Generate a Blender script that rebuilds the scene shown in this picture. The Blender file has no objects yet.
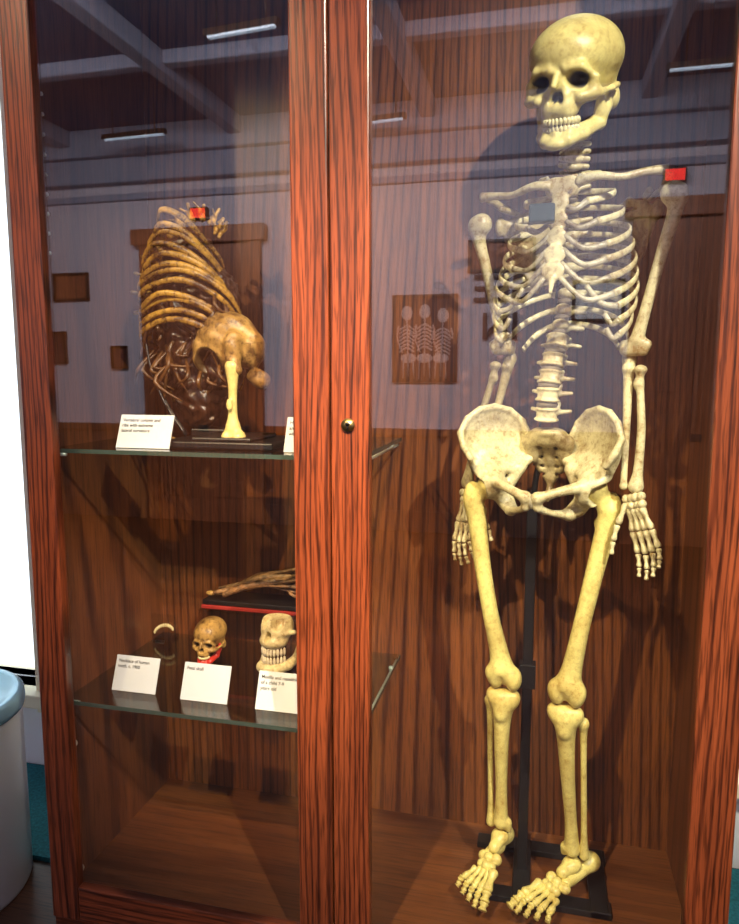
import bpy, math, random
import numpy as np
from mathutils import Vector, Matrix, Euler
random.seed(4); np.random.seed(4)
V=Vector
sc=bpy.context.scene
sc.view_settings.view_transform='Standard'
# ------------------------------------------------------------------ materials
def newmat(name):
    m=bpy.data.materials.new(name); m.use_nodes=True
    nt=m.node_tree; return m,nt,nt.nodes['Principled BSDF']
def setp(b,**k):
    for n,v in k.items():
        n=n.replace('_',' ')
        if n in b.inputs: b.inputs[n].default_value=v
def plain(name,col,rough=.5,metal=0,noise=0,nscale=20,bump=0,emit=None,es=0):
    m,nt,b=newmat(name)
    setp(b,Base_Color=(*col,1),Roughness=rough,Metallic=metal)
    if emit: setp(b,Emission_Color=(*emit,1),Emission_Strength=es)
    if noise or bump:
        tc=nt.nodes.new('ShaderNodeTexCoord'); n=nt.nodes.new('ShaderNodeTexNoise')
        n.inputs['Scale'].default_value=nscale; n.inputs['Detail'].default_value=6
        nt.links.new(tc.outputs['Object'],n.inputs['Vector'])
        if noise:
            r=nt.nodes.new('ShaderNodeValToRGB')
            r.color_ramp.elements[0].position=.3; r.color_ramp.elements[1].position=.7
            r.color_ramp.elements[0].color=(*[c*(1-noise) for c in col],1)
            r.color_ramp.elements[1].color=(*[min(1,c*(1+noise*.4)) for c in col],1)
            nt.links.new(n.outputs[0],r.inputs[0]); nt.links.new(r.outputs[0],b.inputs['Base Color'])
        if bump:
            bp=nt.nodes.new('ShaderNodeBump'); bp.inputs['Strength'].default_value=bump; bp.inputs['Distance'].default_value=.003
            nt.links.new(n.outputs[0],bp.inputs['Height']); nt.links.new(bp.outputs[0],b.inputs['Normal'])
    return m
def bone(name,col,dirt,amount=.5,rough=.33,bump=.4):
    m,nt,b=newmat(name); N=nt.nodes; L=nt.links
    tc=N.new('ShaderNodeTexCoord')
    def noise(s,d=5,r=.6):
        n=N.new('ShaderNodeTexNoise'); n.inputs['Scale'].default_value=s; n.inputs['Detail'].default_value=d; n.inputs['Roughness'].default_value=r
        L.new(tc.outputs['Object'],n.inputs['Vector']); return n
    n1=noise(15); n2=noise(100,6,.75)
    def ramp(src,a,c,v0,v1):
        r=N.new('ShaderNodeValToRGB'); r.color_ramp.elements[0].position=a; r.color_ramp.elements[1].position=c
        r.color_ramp.elements[0].color=(v0,)*3+(1,); r.color_ramp.elements[1].color=(v1,)*3+(1,); L.new(src,r.inputs[0]); return r
    r1=ramp(n1.outputs[0],.42,.70,0,amount); r2=ramp(n2.outputs[0],.48,.68,0,amount*.9)
    at=N.new('ShaderNodeAttribute'); at.attribute_name='cavity_shade'
    a=N.new('ShaderNodeMath'); a.operation='ADD'; L.new(r1.outputs[0],a.inputs[0]); L.new(r2.outputs[0],a.inputs[1]); a.use_clamp=True
    mx=N.new('ShaderNodeMixRGB'); mx.inputs[1].default_value=(*col,1); mx.inputs[2].default_value=(*dirt,1); L.new(a.outputs[0],mx.inputs[0])
    mx2=N.new('ShaderNodeMixRGB'); mx2.inputs[2].default_value=(.040,.024,.010,1); L.new(mx.outputs[0],mx2.inputs[1]); L.new(at.outputs['Fac'],mx2.inputs[0])  # per-vertex recess shade mixed into the bone colour as near-black brown
    L.new(mx2.outputs[0],b.inputs['Base Color'])
    bp=N.new('ShaderNodeBump'); bp.inputs['Strength'].default_value=bump; bp.inputs['Distance'].default_value=.002
    L.new(n2.outputs[0],bp.inputs['Height']); L.new(bp.outputs[0],b.inputs['Normal']); setp(b,Roughness=rough); return m
def wood(name,light,dark,axis='z',scale=14,dist=9,rough=.35,contrast=(.0,.45),dsc=.3,pore=.6,wamt=.6,sq=.2,detail=1.0):
    m,nt,b=newmat(name); N=nt.nodes; L=nt.links
    tc=N.new('ShaderNodeTexCoord'); mp=N.new('ShaderNodeMapping')
    s=[1,.6,1]; s['xyz'.index(axis)]=sq
    mp.inputs['Scale'].default_value=s
    L.new(tc.outputs['Object'],mp.inputs['Vector'])
    w=N.new('ShaderNodeTexWave'); w.wave_type='BANDS'; w.bands_direction='X' if axis!='x' else 'Z'
    w.inputs['Scale'].default_value=scale; w.inputs['Distortion'].default_value=dist
    w.inputs['Detail'].default_value=detail; w.inputs['Detail Scale'].default_value=dsc; w.inputs['Detail Roughness'].default_value=.4
    L.new(mp.outputs[0],w.inputs['Vector'])
    def sn(a,c,d=3):
        mp2=N.new('ShaderNodeMapping'); s2=[a,a,a]; s2['xyz'.index(axis)]=c; mp2.inputs['Scale'].default_value=s2
        L.new(tc.outputs['Object'],mp2.inputs['Vector'])
        n=N.new('ShaderNodeTexNoise'); n.inputs['Scale'].default_value=1; n.inputs['Detail'].default_value=d
        L.new(mp2.outputs[0],n.inputs['Vector']); return n
    n=sn(330,14); n3=sn(45,2.5,4)
    rw=N.new('ShaderNodeValToRGB'); rw.color_ramp.elements[0].position=contrast[0]; rw.color_ramp.elements[1].position=contrast[1]
    L.new(w.outputs['Fac'],rw.inputs[0])
    mr=N.new('ShaderNodeMapRange'); mr.inputs['From Min'].default_value=.35; mr.inputs['From Max'].default_value=.65; L.new(n3.outputs[0],mr.inputs['Value'])
    f=N.new('ShaderNodeMixRGB'); f.inputs[0].default_value=wamt; L.new(mr.outputs[0],f.inputs[1]); L.new(rw.outputs[0],f.inputs[2])
    c=N.new('ShaderNodeMixRGB'); c.inputs[1].default_value=(*dark,1); c.inputs[2].default_value=(*light,1); L.new(f.outputs[0],c.inputs[0])
    r2=N.new('ShaderNodeValToRGB'); r2.color_ramp.elements[0].position=.36; r2.color_ramp.elements[1].position=.52
    r2.color_ramp.elements[0].color=(1-pore,1-pore,1-pore,1)
    L.new(n.outputs[0],r2.inputs[0])
    mx=N.new('ShaderNodeMixRGB'); mx.blend_type='MULTIPLY'; mx.inputs[0].default_value=1
    L.new(c.outputs[0],mx.inputs[1]); L.new(r2.outputs[0],mx.inputs[2])
    L.new(mx.outputs[0],b.inputs['Base Color'])
    bp=N.new('ShaderNodeBump'); bp.inputs['Strength'].default_value=.12; bp.inputs['Distance'].default_value=.001
    L.new(r2.outputs[0],bp.inputs['Height']); L.new(bp.outputs[0],b.inputs['Normal'])
    setp(b,Roughness=rough); return m
def thin_glass(name,tint=(1,1,1),f0=.045):
    m=bpy.data.materials.new(name); m.use_nodes=True; nt=m.node_tree; N=nt.nodes; N.clear(); L=nt.links
    o=N.new('ShaderNodeOutputMaterial'); t=N.new('ShaderNodeBsdfTransparent'); g=N.new('ShaderNodeBsdfGlossy')
    g.inputs['Roughness'].default_value=0; t.inputs[0].default_value=(*tint,1)
    lw=N.new('ShaderNodeLayerWeight'); lw.inputs['Blend'].default_value=.5
    p=N.new('ShaderNodeMath'); p.operation='POWER'; p.inputs[1].default_value=5
    ma=N.new('ShaderNodeMath'); ma.operation='MULTIPLY_ADD'; ma.inputs[1].default_value=1-f0; ma.inputs[2].default_value=f0
    mx=N.new('ShaderNodeMixShader')
    L.new(lw.outputs['Facing'],p.inputs[0]); L.new(p.outputs[0],ma.inputs[0]); L.new(ma.outputs[0],mx.inputs[0])
    L.new(t.outputs[0],mx.inputs[1]); L.new(g.outputs[0],mx.inputs[2]); L.new(mx.outputs[0],o.inputs[0])
    return m
M_frameV=wood('oak_frame_vertical',(.25,.056,.020),(.035,.007,.004),'z',24,22,.3,(.0,.45),.42,.6,.58,.12,2)
M_frameH=wood('oak_frame_horizontal',(.24,.054,.019),(.035,.007,.004),'x',24,22,.3,(.0,.45),.42,.6,.58,.12,2)
M_panel=wood('oak_back_panel',(.21,.068,.019),(.050,.014,.006),'z',16,60,.34,(.0,.34),.13,.4,.58,.15,.5)
M_panelF=wood('oak_floor_panel',(.18,.060,.018),(.07,.020,.007),'x',9,20,.35,(.0,.4),.25,.35,.5,.2,.6)
M_glass=thin_glass('door_glass',(1,1,1),.09)
M_shelf=thin_glass('shelf_glass',(.86,.93,.90),.07)
M_acry=thin_glass('clear_acrylic',(.95,.97,.97),.05)
M_edge=plain('glass_edge',(.05,.08,.07),.15)
M_boneY=bone('bone_yellow',(.84,.73,.25),(.42,.26,.06),.6,.28)
M_boneS=bone('bone_skull',(.84,.74,.28),(.42,.28,.08),.55,.28)
M_boneP=bone('bone_pale',(.76,.70,.42),(.28,.18,.07),.8,.30)
M_boneG=bone('bone_grey',(.50,.42,.22),(.16,.10,.04),.85)
M_cart=bone('cartilage',(.54,.50,.35),(.16,.11,.06),.85,.3)
M_tooth=plain('tooth_enamel',(.82,.74,.42),.25,0,.25,80)
M_amber=bone('old_bone_amber',(.62,.34,.05),(.06,.022,.007),1.0,.26,.7)
M_amber2=bone('old_bone_ochre',(.50,.31,.09),(.09,.045,.014),.95,.33,.6)
M_tissue=plain('dried_tissue',(.035,.012,.005),.35,0,.7,40,.9)
M_disc=plain('spinal_disc',(.18,.14,.09),.6,0,.4,60)
M_black=plain('black_metal',(.008,.008,.010),.35)
M_card=plain('label_card',(.66,.74,.82),.7,0,.04,8)
M_ink=plain('ink',(.015,.015,.02),.6)
M_red=plain('red_cloth',(.35,.02,.015),.7,0,.2,60)
M_redwax=plain('red_wax',(.5,.03,.02),.3)
M_brass=plain('brass',(.55,.40,.16),.3,1)
M_steel=plain('brushed_steel',(.85,.92,.98),.45,.5)
M_lid=plain('lid_blue',(.35,.62,.78),.25,.3)
M_knob=plain('rubber_bumper',(.65,.6,.5),.4)
M_wall=plain('wall_paint',(.70,.64,.70),.8,0,.04,2)
M_wallW=plain('wall_white',(.9,.9,.9),.8)
M_ceil=plain('ceiling_paint',(.10,.12,.21),.8)
M_beam=plain('beam_paint',(.34,.36,.46),.7)
M_dado=plain('dado_brown',(.06,.032,.026),.6)
M_trim=plain('cream_trim',(.92,.84,.60),.5)
M_floor=wood('floor_boards',(.11,.045,.022),(.05,.02,.010),'x',10,5,.4)
M_mat=plain('teal_carpet',(.02,.20,.24),.9,0,.4,150)
M_door=wood('door_wood',(.50,.17,.07),(.25,.07,.03),'z',8,6,.4)
M_pic=plain('picture_dark',(.12,.04,.04),.5,0,.6,5)
M_letter=plain('lettering_black',(.03,.01,.01),.5)
M_fig=plain('picture_figures',(.75,.55,.50),.6)
M_frame=plain('picture_frame',(.03,.015,.01),.4)
M_paper=plain('paper',(.9,.9,.9),.7)
M_exit=plain('exit_red',(.6,.02,.02),.5,emit=(1,.03,.02),es=4)
M_lightbar=plain('tube_emissive',(.9,.95,1),.5,emit=(.6,.8,1),es=1.6)
# ------------------------------------------------------------------ helpers
def link(o,parent=None):
    bpy.context.collection.objects.link(o)
    if parent: o.parent=parent
    return o
def empty(name,loc=(0,0,0)):
    e=bpy.data.objects.new(name,None); e.empty_display_size=.05; link(e); return e
def obj(name,verts,faces,mat,parent=None,smooth=True):
    me=bpy.data.meshes.new(name); me.from_pydata([tuple(map(float,v)) for v in verts],[],[tuple(map(int,f)) for f in faces]); me.update()
    if smooth: me.polygons.foreach_set('use_smooth',[True]*len(me.polygons))
    mats=mat if isinstance(mat,list) else [mat]
    for m in mats: me.materials.append(m)
    return link(bpy.data.objects.new(name,me),parent)
def cavity_shade(o,vals):  # stores painted recess shade per vertex for the bone material
    a=o.data.attributes.new('cavity_shade','FLOAT','POINT'); a.data.foreach_set('value',np.clip(vals,0,1).astype(np.float32))
class MB:
    def __init__(s): s.v=[]; s.f=[]
    def add(s,v,f):
        n=len(s.v); s.v+= [tuple(x) for x in v]; s.f+=[tuple(i+n for i in q) for q in f]
    def box(s,x0,x1,y0,y1,z0,z1,M=None):
        v=[V((x,y,z)) for x in(x0,x1) for y in(y0,y1) for z in(z0,z1)]
        if M: v=[M@p for p in v]
        s.add(v,[(0,1,3,2),(4,6,7,5),(0,4,5,1),(2,3,7,6),(0,2,6,4),(1,5,7,3)])
    def cyl(s,a,b,ra,rb=None,n=16): s.sweep([a,b],[ra,ra if rb is None else rb],n=n,sub=1)
    def sweep(s,pts,rad,n=10,sub=4,up=None,flat=1.0):
        P=[V(p) for p in pts]; R=list(rad)
        if len(R)==1: R=R*len(P)
        if sub>1 and len(P)>2:
            Q=[];S=[]
            for i in range(len(P)-1):
                p0=P[max(i-1,0)];p1=P[i];p2=P[i+1];p3=P[min(i+2,len(P)-1)]
                for j in range(sub):
                    t=j/sub
                    Q.append(.5*((2*p1)+(p2-p0)*t+(2*p0-5*p1+4*p2-p3)*t*t+(3*p1-p0-3*p2+p3)*t**3)); S.append(R[i]*(1-t)+R[i+1]*t)
            Q.append(P[-1]);S.append(R[-1]); P,R=Q,S
        vs=[];fs=[];pn=None
        for i,p in enumerate(P):
            t=(P[min(i+1,len(P)-1)]-P[max(i-1,0)]).normalized()
            if up is not None: nn=V(up)-t*V(up).dot(t)
            elif pn is not None: nn=pn-t*pn.dot(t)
            else:
                a=V((0,0,1)) if abs(t.z)<.8 else V((0,1,0)); nn=a-t*a.dot(t)
            nn.normalize(); pn=nn; b=t.cross(nn)
            for k in range(n):
                a=2*math.pi*k/n; vs.append(p+nn*(R[i]*math.cos(a))+b*(R[i]*flat*math.sin(a)))
        for i in range(len(P)-1):
            for k in range(n):
                k2=(k+1)%n; fs.append((i*n+k,i*n+k2,(i+1)*n+k2,(i+1)*n+k))
        fs.append(tuple(range(n-1,-1,-1))); o=(len(P)-1)*n; fs.append(tuple(range(o,o+n)))
        s.add(vs,fs)
    def ell(s,c,r,M=None,n=12,m=8):
        c=V(c); vs=[];fs=[]
        for i in range(m+1):
            ph=math.pi*i/m
            for k in range(n):
                a=2*math.pi*k/n; q=V((r[0]*math.sin(ph)*math.cos(a),r[1]*math.sin(ph)*math.sin(a),r[2]*math.cos(ph)))
                if M: q=M@q
                vs.append(c+q)
        for i in range(m):
            for k in range(n): k2=(k+1)%n; fs.append((i*n+k,(i+1)*n+k,(i+1)*n+k2,i*n+k2))
        s.add(vs,fs)
    def lathe(s,prof,c,n=48):
        vs=[];fs=[]
        for r,z in prof:
            for k in range(n): a=2*math.pi*k/n; vs.append((c[0]+r*math.cos(a),c[1]+r*math.sin(a),c[2]+z))
        for i in range(len(prof)-1):
            for k in range(n): k2=(k+1)%n; fs.append((i*n+k,i*n+k2,(i+1)*n+k2,(i+1)*n+k))
        s.add(vs,fs)
    def make(s,name,mat,parent=None,smooth=True,bevel=0):
        o=obj(name,s.v,s.f,mat,parent,smooth)
        if bevel:
            b=o.modifiers.new('b','BEVEL'); b.width=bevel; b.segments=2; b.limit_method='ANGLE'
        return o
def box(name,x0,x1,y0,y1,z0,z1,mat,parent=None,bevel=0,M=None):
    m=MB(); m.box(x0,x1,y0,y1,z0,z1,M); return m.make(name,mat,parent,False,bevel)
def catm(P,t):
    n=len(P)-1; i=min(int(t*n),n-1); u=t*n-i
    p0,p1,p2,p3=P[max(i-1,0)],P[i],P[i+1],P[min(i+2,n)]
    return .5*((2*p1)+(p2-p0)*u+(2*p0-5*p1+4*p2-p3)*u*u+(3*p1-p0-3*p2+p3)*u**3)
# --- signed distance modelling + surface nets
def E(c,r,k=.006,rot=None,sub=False): return ('e',c,r,k,rot,sub)
def K(a,b,ra,rb=None,k=.006,sub=False): return ('k',a,b,ra,ra if rb is None else rb,k,sub)
def PL(pts,rad,k=.006): return [K(pts[i],pts[i+1],rad[i],rad[i+1],k) for i in range(len(pts)-1)]
def PS(pts,rad,k=.006,sub=5):
    """smooth shaft: spline through the stations, seams joined without bulging"""
    P=[V(p) for p in pts]; R=[V((r,0,0)) for r in rad]; n=(len(P)-1)*sub; o=[]
    for i in range(n):
        a,b=catm(P,i/n),catm(P,(i+1)/n); ra,rb=catm(R,i/n).x,catm(R,(i+1)/n).x
        o.append(K(tuple(a),tuple(b),ra,rb,k if i==0 else .0004))
    return o
def mir(pr):
    o=[]
    for p in pr:
        f=lambda a:(-a[0],a[1],a[2])
        if p[0]=='e': o.append(('e',f(p[1]),p[2],p[3],None if p[4] is None else (p[4][0],-p[4][1],-p[4][2]),p[5]))
        else: o.append(('k',f(p[1]),f(p[2]),*p[3:]))
    return o
def sdf(prims,h=.003,noise=None):
    lo=np.array([1e9]*3);hi=-lo
    for p in prims:
        if p[-1]: continue
        if p[0]=='e': cs=[(p[1],max(p[2]) if p[4] else np.array(p[2]))]
        else: cs=[(p[1],p[3]),(p[2],p[4])]
        for c,r in cs: lo=np.minimum(lo,np.array(c)-r); hi=np.maximum(hi,np.array(c)+r)
    lo-=4*h; hi+=4*h
    ax=[np.arange(lo[i],hi[i]+h,h,dtype=np.float32) for i in range(3)]
    X,Y,Z=np.meshgrid(*ax,indexing='ij'); v=None
    for p in prims:
        if p[0]=='e':
            c,r,k=p[1],p[2],p[3]; x,y,z=X-c[0],Y-c[1],Z-c[2]
            if p[4] is not None:
                m=np.array(Euler(p[4]).to_matrix()).T
                x,y,z=[m[i,0]*x+m[i,1]*y+m[i,2]*z for i in range(3)]
            k0=np.sqrt((x/r[0])**2+(y/r[1])**2+(z/r[2])**2)+1e-6
            k1=np.sqrt((x/r[0]**2)**2+(y/r[1]**2)**2+(z/r[2]**2)**2)+1e-6
            d=k0*(k0-1)/k1
        else:
            a,b,ra,rb,k=np.array(p[1]),np.array(p[2]),p[3],p[4],p[5]; ab=b-a
            t=np.clip(((X-a[0])*ab[0]+(Y-a[1])*ab[1]+(Z-a[2])*ab[2])/max(float(ab@ab),1e-9),0,1)
            d=np.sqrt((X-a[0]-t*ab[0])**2+(Y-a[1]-t*ab[1])**2+(Z-a[2]-t*ab[2])**2)-(ra+(rb-ra)*t)
        if v is None: v=d; continue
        if p[-1]:
            d=-d; hh=np.clip(.5-.5*(v-d)/k,0,1); v=v*(1-hh)+d*hh+k*hh*(1-hh)
        else:
            hh=np.clip(.5+.5*(v-d)/k,0,1); v=v*(1-hh)+d*hh-k*hh*(1-hh)
    if noise: v=v+noise(X,Y,Z)
    v=v.astype(np.float32); n=v.shape; C=(n[0]-1,n[1]-1,n[2]-1)
    acc=np.zeros(C+(3,),np.float32); cnt=np.zeros(C,np.int32)
    def sl(o): return v[o[0]:o[0]+C[0],o[1]:o[1]+C[1],o[2]:o[2]+C[2]]
    for axn in range(3):
        o1,o2=[i for i in range(3) if i!=axn]
        for i in(0,1):
            for j in(0,1):
                c0=[0,0,0];c0[o1]=i;c0[o2]=j;c1=list(c0);c1[axn]=1
                a=sl(c0);b=sl(c1);cr=(a<0)!=(b<0); t=np.where(cr,a/np.where(cr,a-b,1),0)
                cnt+=cr
                for q in range(3): acc[...,q]+=np.where(cr,(t if q==axn else c0[q]),0)
    mk=cnt>0; idx=-np.ones(C,np.int64); idx[mk]=np.arange(mk.sum())
    ijk=np.stack(np.nonzero(mk),1); vs=lo+h*(ijk+acc[mk]/cnt[mk][:,None])
    fs=[]
    def em(q,flip):
        q=np.where(flip[:,None],q[:,::-1],q); fs.append(q[(q>=0).all(1)])
    a=v[:-1,1:-1,1:-1];b=v[1:,1:-1,1:-1];i,j,k=np.nonzero((a<0)!=(b<0));fl=~(a[i,j,k]<0);j=j+1;k=k+1
    em(np.stack([idx[i,j-1,k-1],idx[i,j,k-1],idx[i,j,k],idx[i,j-1,k]],1),fl)
    a=v[1:-1,:-1,1:-1];b=v[1:-1,1:,1:-1];i,j,k=np.nonzero((a<0)!=(b<0));fl=~(a[i,j,k]<0);i=i+1;k=k+1
    em(np.stack([idx[i-1,j,k-1],idx[i-1,j,k],idx[i,j,k],idx[i,j,k-1]],1),fl)
    a=v[1:-1,1:-1,:-1];b=v[1:-1,1:-1,1:];i,j,k=np.nonzero((a<0)!=(b<0));fl=~(a[i,j,k]<0);i=i+1;j=j+1
    em(np.stack([idx[i-1,j-1,k],idx[i,j-1,k],idx[i,j,k],idx[i-1,j,k]],1),fl)
    return vs,np.concatenate(fs)
def sdfobj(name,prims,mat,parent,h=.003,M=None,noise=None):
    vs,fs=sdf(prims,h,noise)
    if M is not None:
        A=np.array(M); vs=vs@A[:3,:3].T+A[:3,3]
    return obj(name,vs,fs,mat,parent)
# ------------------------------------------------------------------ camera
ps,th=math.radians(13.6),math.radians(7.2)
hf=V((-math.sin(ps),math.cos(ps),0)); fw=math.cos(th)*hf-V((0,0,math.sin(th)))
cam=bpy.data.cameras.new('camera'); cam.lens=710/924*36; cam.sensor_width=36; cam.sensor_fit='AUTO'; cam.clip_start=.01
co=link(bpy.data.objects.new('camera',cam)); co.location=(0,-1.11,1.18); co.rotation_euler=fw.to_track_quat('-Z','Y').to_euler()
sc.camera=co
# ------------------------------------------------------------------ room
X0,X1,Y0,Y1,ZC=-5.2,3.2,-4.0,.62,3.0
box('floor',X0-.1,X1+.1,Y0-.1,Y1+.1,-.1,0,M_floor)
box('ceiling',X0-.1,X1+.1,Y0-.1,Y1+.1,ZC,ZC+.1,M_ceil)
box('wall_front',X0-.1,X1+.1,Y0-.1,Y0,0,ZC,M_wall)
box('wall_left',X0-.1,X0,Y0,Y1,0,ZC,M_wall)
box('wall_right',X1,X1+.1,Y0,Y1,0,ZC,M_wall)
wb=MB()
WL=(-2.5,-1.41); WR=(.43,1.5); wz0,wz1=.25,2.4
wb.box(X0,WL[0],Y1,Y1+.1,0,ZC); wb.box(WL[1],WR[0],Y1,Y1+.1,0,ZC); wb.box(WR[1],X1,Y1,Y1+.1,0,ZC)
for w in (WL,WR): wb.box(w[0],w[1],Y1,Y1+.1,0,wz0); wb.box(w[0],w[1],Y1,Y1+.1,wz1,ZC)
wb.make('wall_back',M_wallW,None,False)
for i,w in enumerate((WL,WR)):
    e=empty('window_%d'%(i+1)); t=.07
    m=MB()
    m.box(w[0]-t,w[0]+.015,Y1-.025,Y1+.12,wz0-t,wz1+t); m.box(w[1]-.015,w[1]+t,Y1-.025,Y1+.12,wz0-t,wz1+t)
    m.box(w[0],w[1],Y1-.025,Y1+.12,wz1-.02,wz1+t); m.box(w[0]-t-.02,w[1]+t+.02,Y1-.06,Y1+.12,wz0-.04,wz0)
    c=(w[0]+w[1])/2; m.box(c-.02,c+.02,Y1+.04,Y1+.08,wz0,wz1)
    m.make('frame',M_trim,e,False,.004)
    m=MB(); m.box(w[0],w[1],Y1+.055,Y1+.06,wz0,wz1); m.make('pane',M_acry,e,False)
box('floor_mat',-2.4,-1.0,.25,.60,.0,.012,M_mat)
box('floor_mat.001',.36,1.5,.25,.60,.0,.012,M_mat)
m=MB()
m.box(X0,X1,Y0,Y0+.10,2.62,2.80); m.box(X0,X1,Y0,Y0+.16,2.80,3.0); m.box(X0,X1,Y0,Y0+.04,2.50,2.55)
m.make('trim_1',M_beam,None,False,.01)
m=MB(); m.box(X0,X1,Y0,Y0+.03,.0,.16); m.box(X0,X1,Y0,Y0+.04,.72,.77); m.make('baseboard_front',M_dado,None,False,.005)
box('trim_2',X0,X1,Y0,Y0+.012,.16,.72,M_dado)
m=MB()
for x in (-3.6,-2.2,-.8,.6,2.0): m.box(x-.05,x+.05,Y0,Y1,2.88,3.0)
for y in (-2.8,-1.6): m.box(X0,X1,y-.04,y+.04,2.92,3.0)
m.make('ceiling_beams',M_beam,None,False,.01)
def bar(name,x,y,l,rz):
    e=empty(name); Mx=Matrix.Translation((x,y,2.80))@Matrix.Rotation(rz,4,'Z')
    a=MB(); a.box(-l/2,l/2,-.02,.02,0,.03,Mx); a.make('housing',M_frame,e,False)
    a=MB(); a.box(-l/2+.02,l/2-.02,-.012,.012,-.010,0,Mx); a.make('tube',M_lightbar,e,False)
    a=MB(); a.cyl(Mx@V((-l/3,0,.03)),Mx@V((-l/3,0,.2)),.005); a.cyl(Mx@V((l/3,0,.03)),Mx@V((l/3,0,.2)),.005); a.make('rods',M_frame,e)
bar('ceiling_light',-1.45,-2.25,.4,.1); bar('ceiling_light.001',-3.1,-2.2,.4,.1); bar('ceiling_light.002',-2.8,-3.5,.5,.05); bar('ceiling_light.003',.9,-3.2,.6,0); bar('ceiling_light.004',-1.1,-3.6,.4,.1)
def picture(name,x,z,w,h,mat,fig=0):
    e=empty(name); y=Y0
    m=MB(); t=.02
    m.box(x-w/2,x+w/2,y,y+.03,z-h/2,z-h/2+t);m.box(x-w/2,x+w/2,y,y+.03,z+h/2-t,z+h/2);m.box(x-w/2,x-w/2+t,y,y+.03,z-h/2,z+h/2);m.box(x+w/2-t,x+w/2,y,y+.03,z-h/2,z+h/2)
    m.make('frame',M_frame,e,False)
    m=MB(); m.box(x-w/2+t,x+w/2-t,y,y+.015,z-h/2+t,z+h/2-t); m.make('print',mat,e,False)
    if fig:
        m=MB()
        for fx,tl in ((-.13,.02),(0,-.01),(.13,.0)):
            dz=-abs(fx)*.3+tl
            m.ell((x+fx,y+.018,z+.20+dz),(.042,.006,.052)); m.sweep([(x+fx,y+.018,z+.15+dz),(x+fx*.9,y+.018,z-.27)],[.014,.014],sub=1,flat=.4)
            m.sweep([(x+fx-.06,y+.018,z+.11+dz),(x+fx-.07,y+.018,z),(x+fx-.03,y+.018,z-.10)],[.012,.010,.009],flat=.5); m.sweep([(x+fx+.06,y+.018,z+.11+dz),(x+fx+.07,y+.018,z),(x+fx+.02,y+.018,z+.05)],[.012,.010,.009],flat=.5)
            for k in range(7): m.sweep([(x+fx-.055,y+.018,z+.08-k*.026+dz),(x+fx,y+.018,z+.11-k*.026+dz),(x+fx+.055,y+.018,z+.08-k*.026+dz)],[.0075]*3,n=6)
            m.ell((x+fx*.9,y+.018,z-.14),(.06,.005,.035)); m.sweep([(x+fx*.9-.035,y+.018,z-.15),(x+fx*.9-.04,y+.018,z-.285)],[.014,.012],sub=1,flat=.4); m.sweep([(x+fx*.9+.035,y+.018,z-.15),(x+fx*.9+.04,y+.018,z-.285)],[.014,.012],sub=1,flat=.4)
        m.make('figures',M_fig,e)
picture('framed_picture',-.83,1.42,.47,.62,M_pic,1)
picture('framed_picture.001',-3.71,1.86,.32,.22,M_door)
picture('framed_picture.002',-3.95,1.38,.34,.26,M_pic)
picture('framed_picture.003',-.30,1.98,.46,.22,M_door)
picture('framed_picture.004',-3.3,1.30,.14,.18,M_pic)
picture('framed_picture.005',-1.55,1.6,.2,.5,M_paper)
picture('framed_picture.006',.35,1.66,.34,.28,M_paper)
def text(name,s,loc,size,rot,mat,parent=None,ext=0,align='CENTER'):
    c=bpy.data.curves.new(name,'FONT'); c.body=s; c.size=size; c.extrude=ext; c.offset=size*.012; c.align_x=align; c.align_y='CENTER'; c.materials.append(mat)
    o=bpy.data.objects.new(name,c); o.location=loc; o.rotation_euler=rot; link(o,parent); return o
text('wall_lettering','SEE\nIN',(-.30,Y0+.02,1.62),.26,(math.pi/2,0,math.pi),M_letter,None,.004)
def exit_sign(name,x,z):
    e=empty(name); box('housing',x-.07,x+.07,Y0,Y0+.05,z-.045,z+.045,M_frame,e,.004)
    box('face',x-.06,x+.06,Y0+.05,Y0+.055,z-.035,z+.035,M_exit,e)
def door(name,x,w,h):
    e=empty(name); m=MB(); y=Y0+.001
    m.box(x-w/2,x-w/2+.1,y,y+.05,0,h);m.box(x+w/2-.1,x+w/2,y,y+.05,0,h);m.box(x-w/2-.05,x+w/2+.05,y,y+.08,h-.12,h)
    m.make('casing',M_door,e,False,.006)
    m=MB(); m.box(x-w/2+.1,x+w/2-.1,y,y+.03,0,h-.12)
    for zz in((.2,.9),(1.05,2.0)):
        for xx in(-1,1): m.box(x+xx*.18-.14,x+xx*.18+.14,y+.03,y+.04,*zz)
    m.make('leaf',M_door,e,False,.004)
door('door_1',-2.57,1.0,2.27); exit_sign('exit_sign',-2.56,2.37)
door('door_2',1.0,.9,2.30); exit_sign('exit_sign.001',.79,2.44)
# ------------------------------------------------------------------ cabinet
cab=empty('display_cabinet')
XL,XM,XR=-.920,-.335,.307; ZB,ZT=.10,2.2; YB=.44
m=MB()
for a,b in((XL,XL+.06),(XM-.064,XM-.0015),(XM+.0015,XM+.066),(XR-.065,XR)): m.box(a,b,0,.022,ZB,ZT)
m.make('door_stiles',M_frameV,cab,False,.003)
m=MB()
for a,b in((XL+.06,XM-.064),(XM+.066,XR-.065)):
    m.box(a,b,.001,.021,ZB,.174); m.box(a,b,.001,.021,ZT-.08,ZT)
m.make('door_rails',M_frameH,cab,False,.003)
m=MB(); m.box(XL+.055,XM-.059,.009,.013,.17,ZT-.075); m.box(XM+.061,XR-.06,.009,.013,.17,ZT-.075); m.make('door_glass',M_glass,cab,False)
m=MB(); m.box(XL-.004,XL+.012,.024,YB+.02,.06,ZT+.02); m.box(XR-.012,XR+.004,.024,YB+.02,.06,ZT+.02); m.make('sides',M_panel,cab,False,.002)
box('back_panel',XL+.012,XR-.012,YB,YB+.018,ZB,ZT,M_panel,cab)
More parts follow.
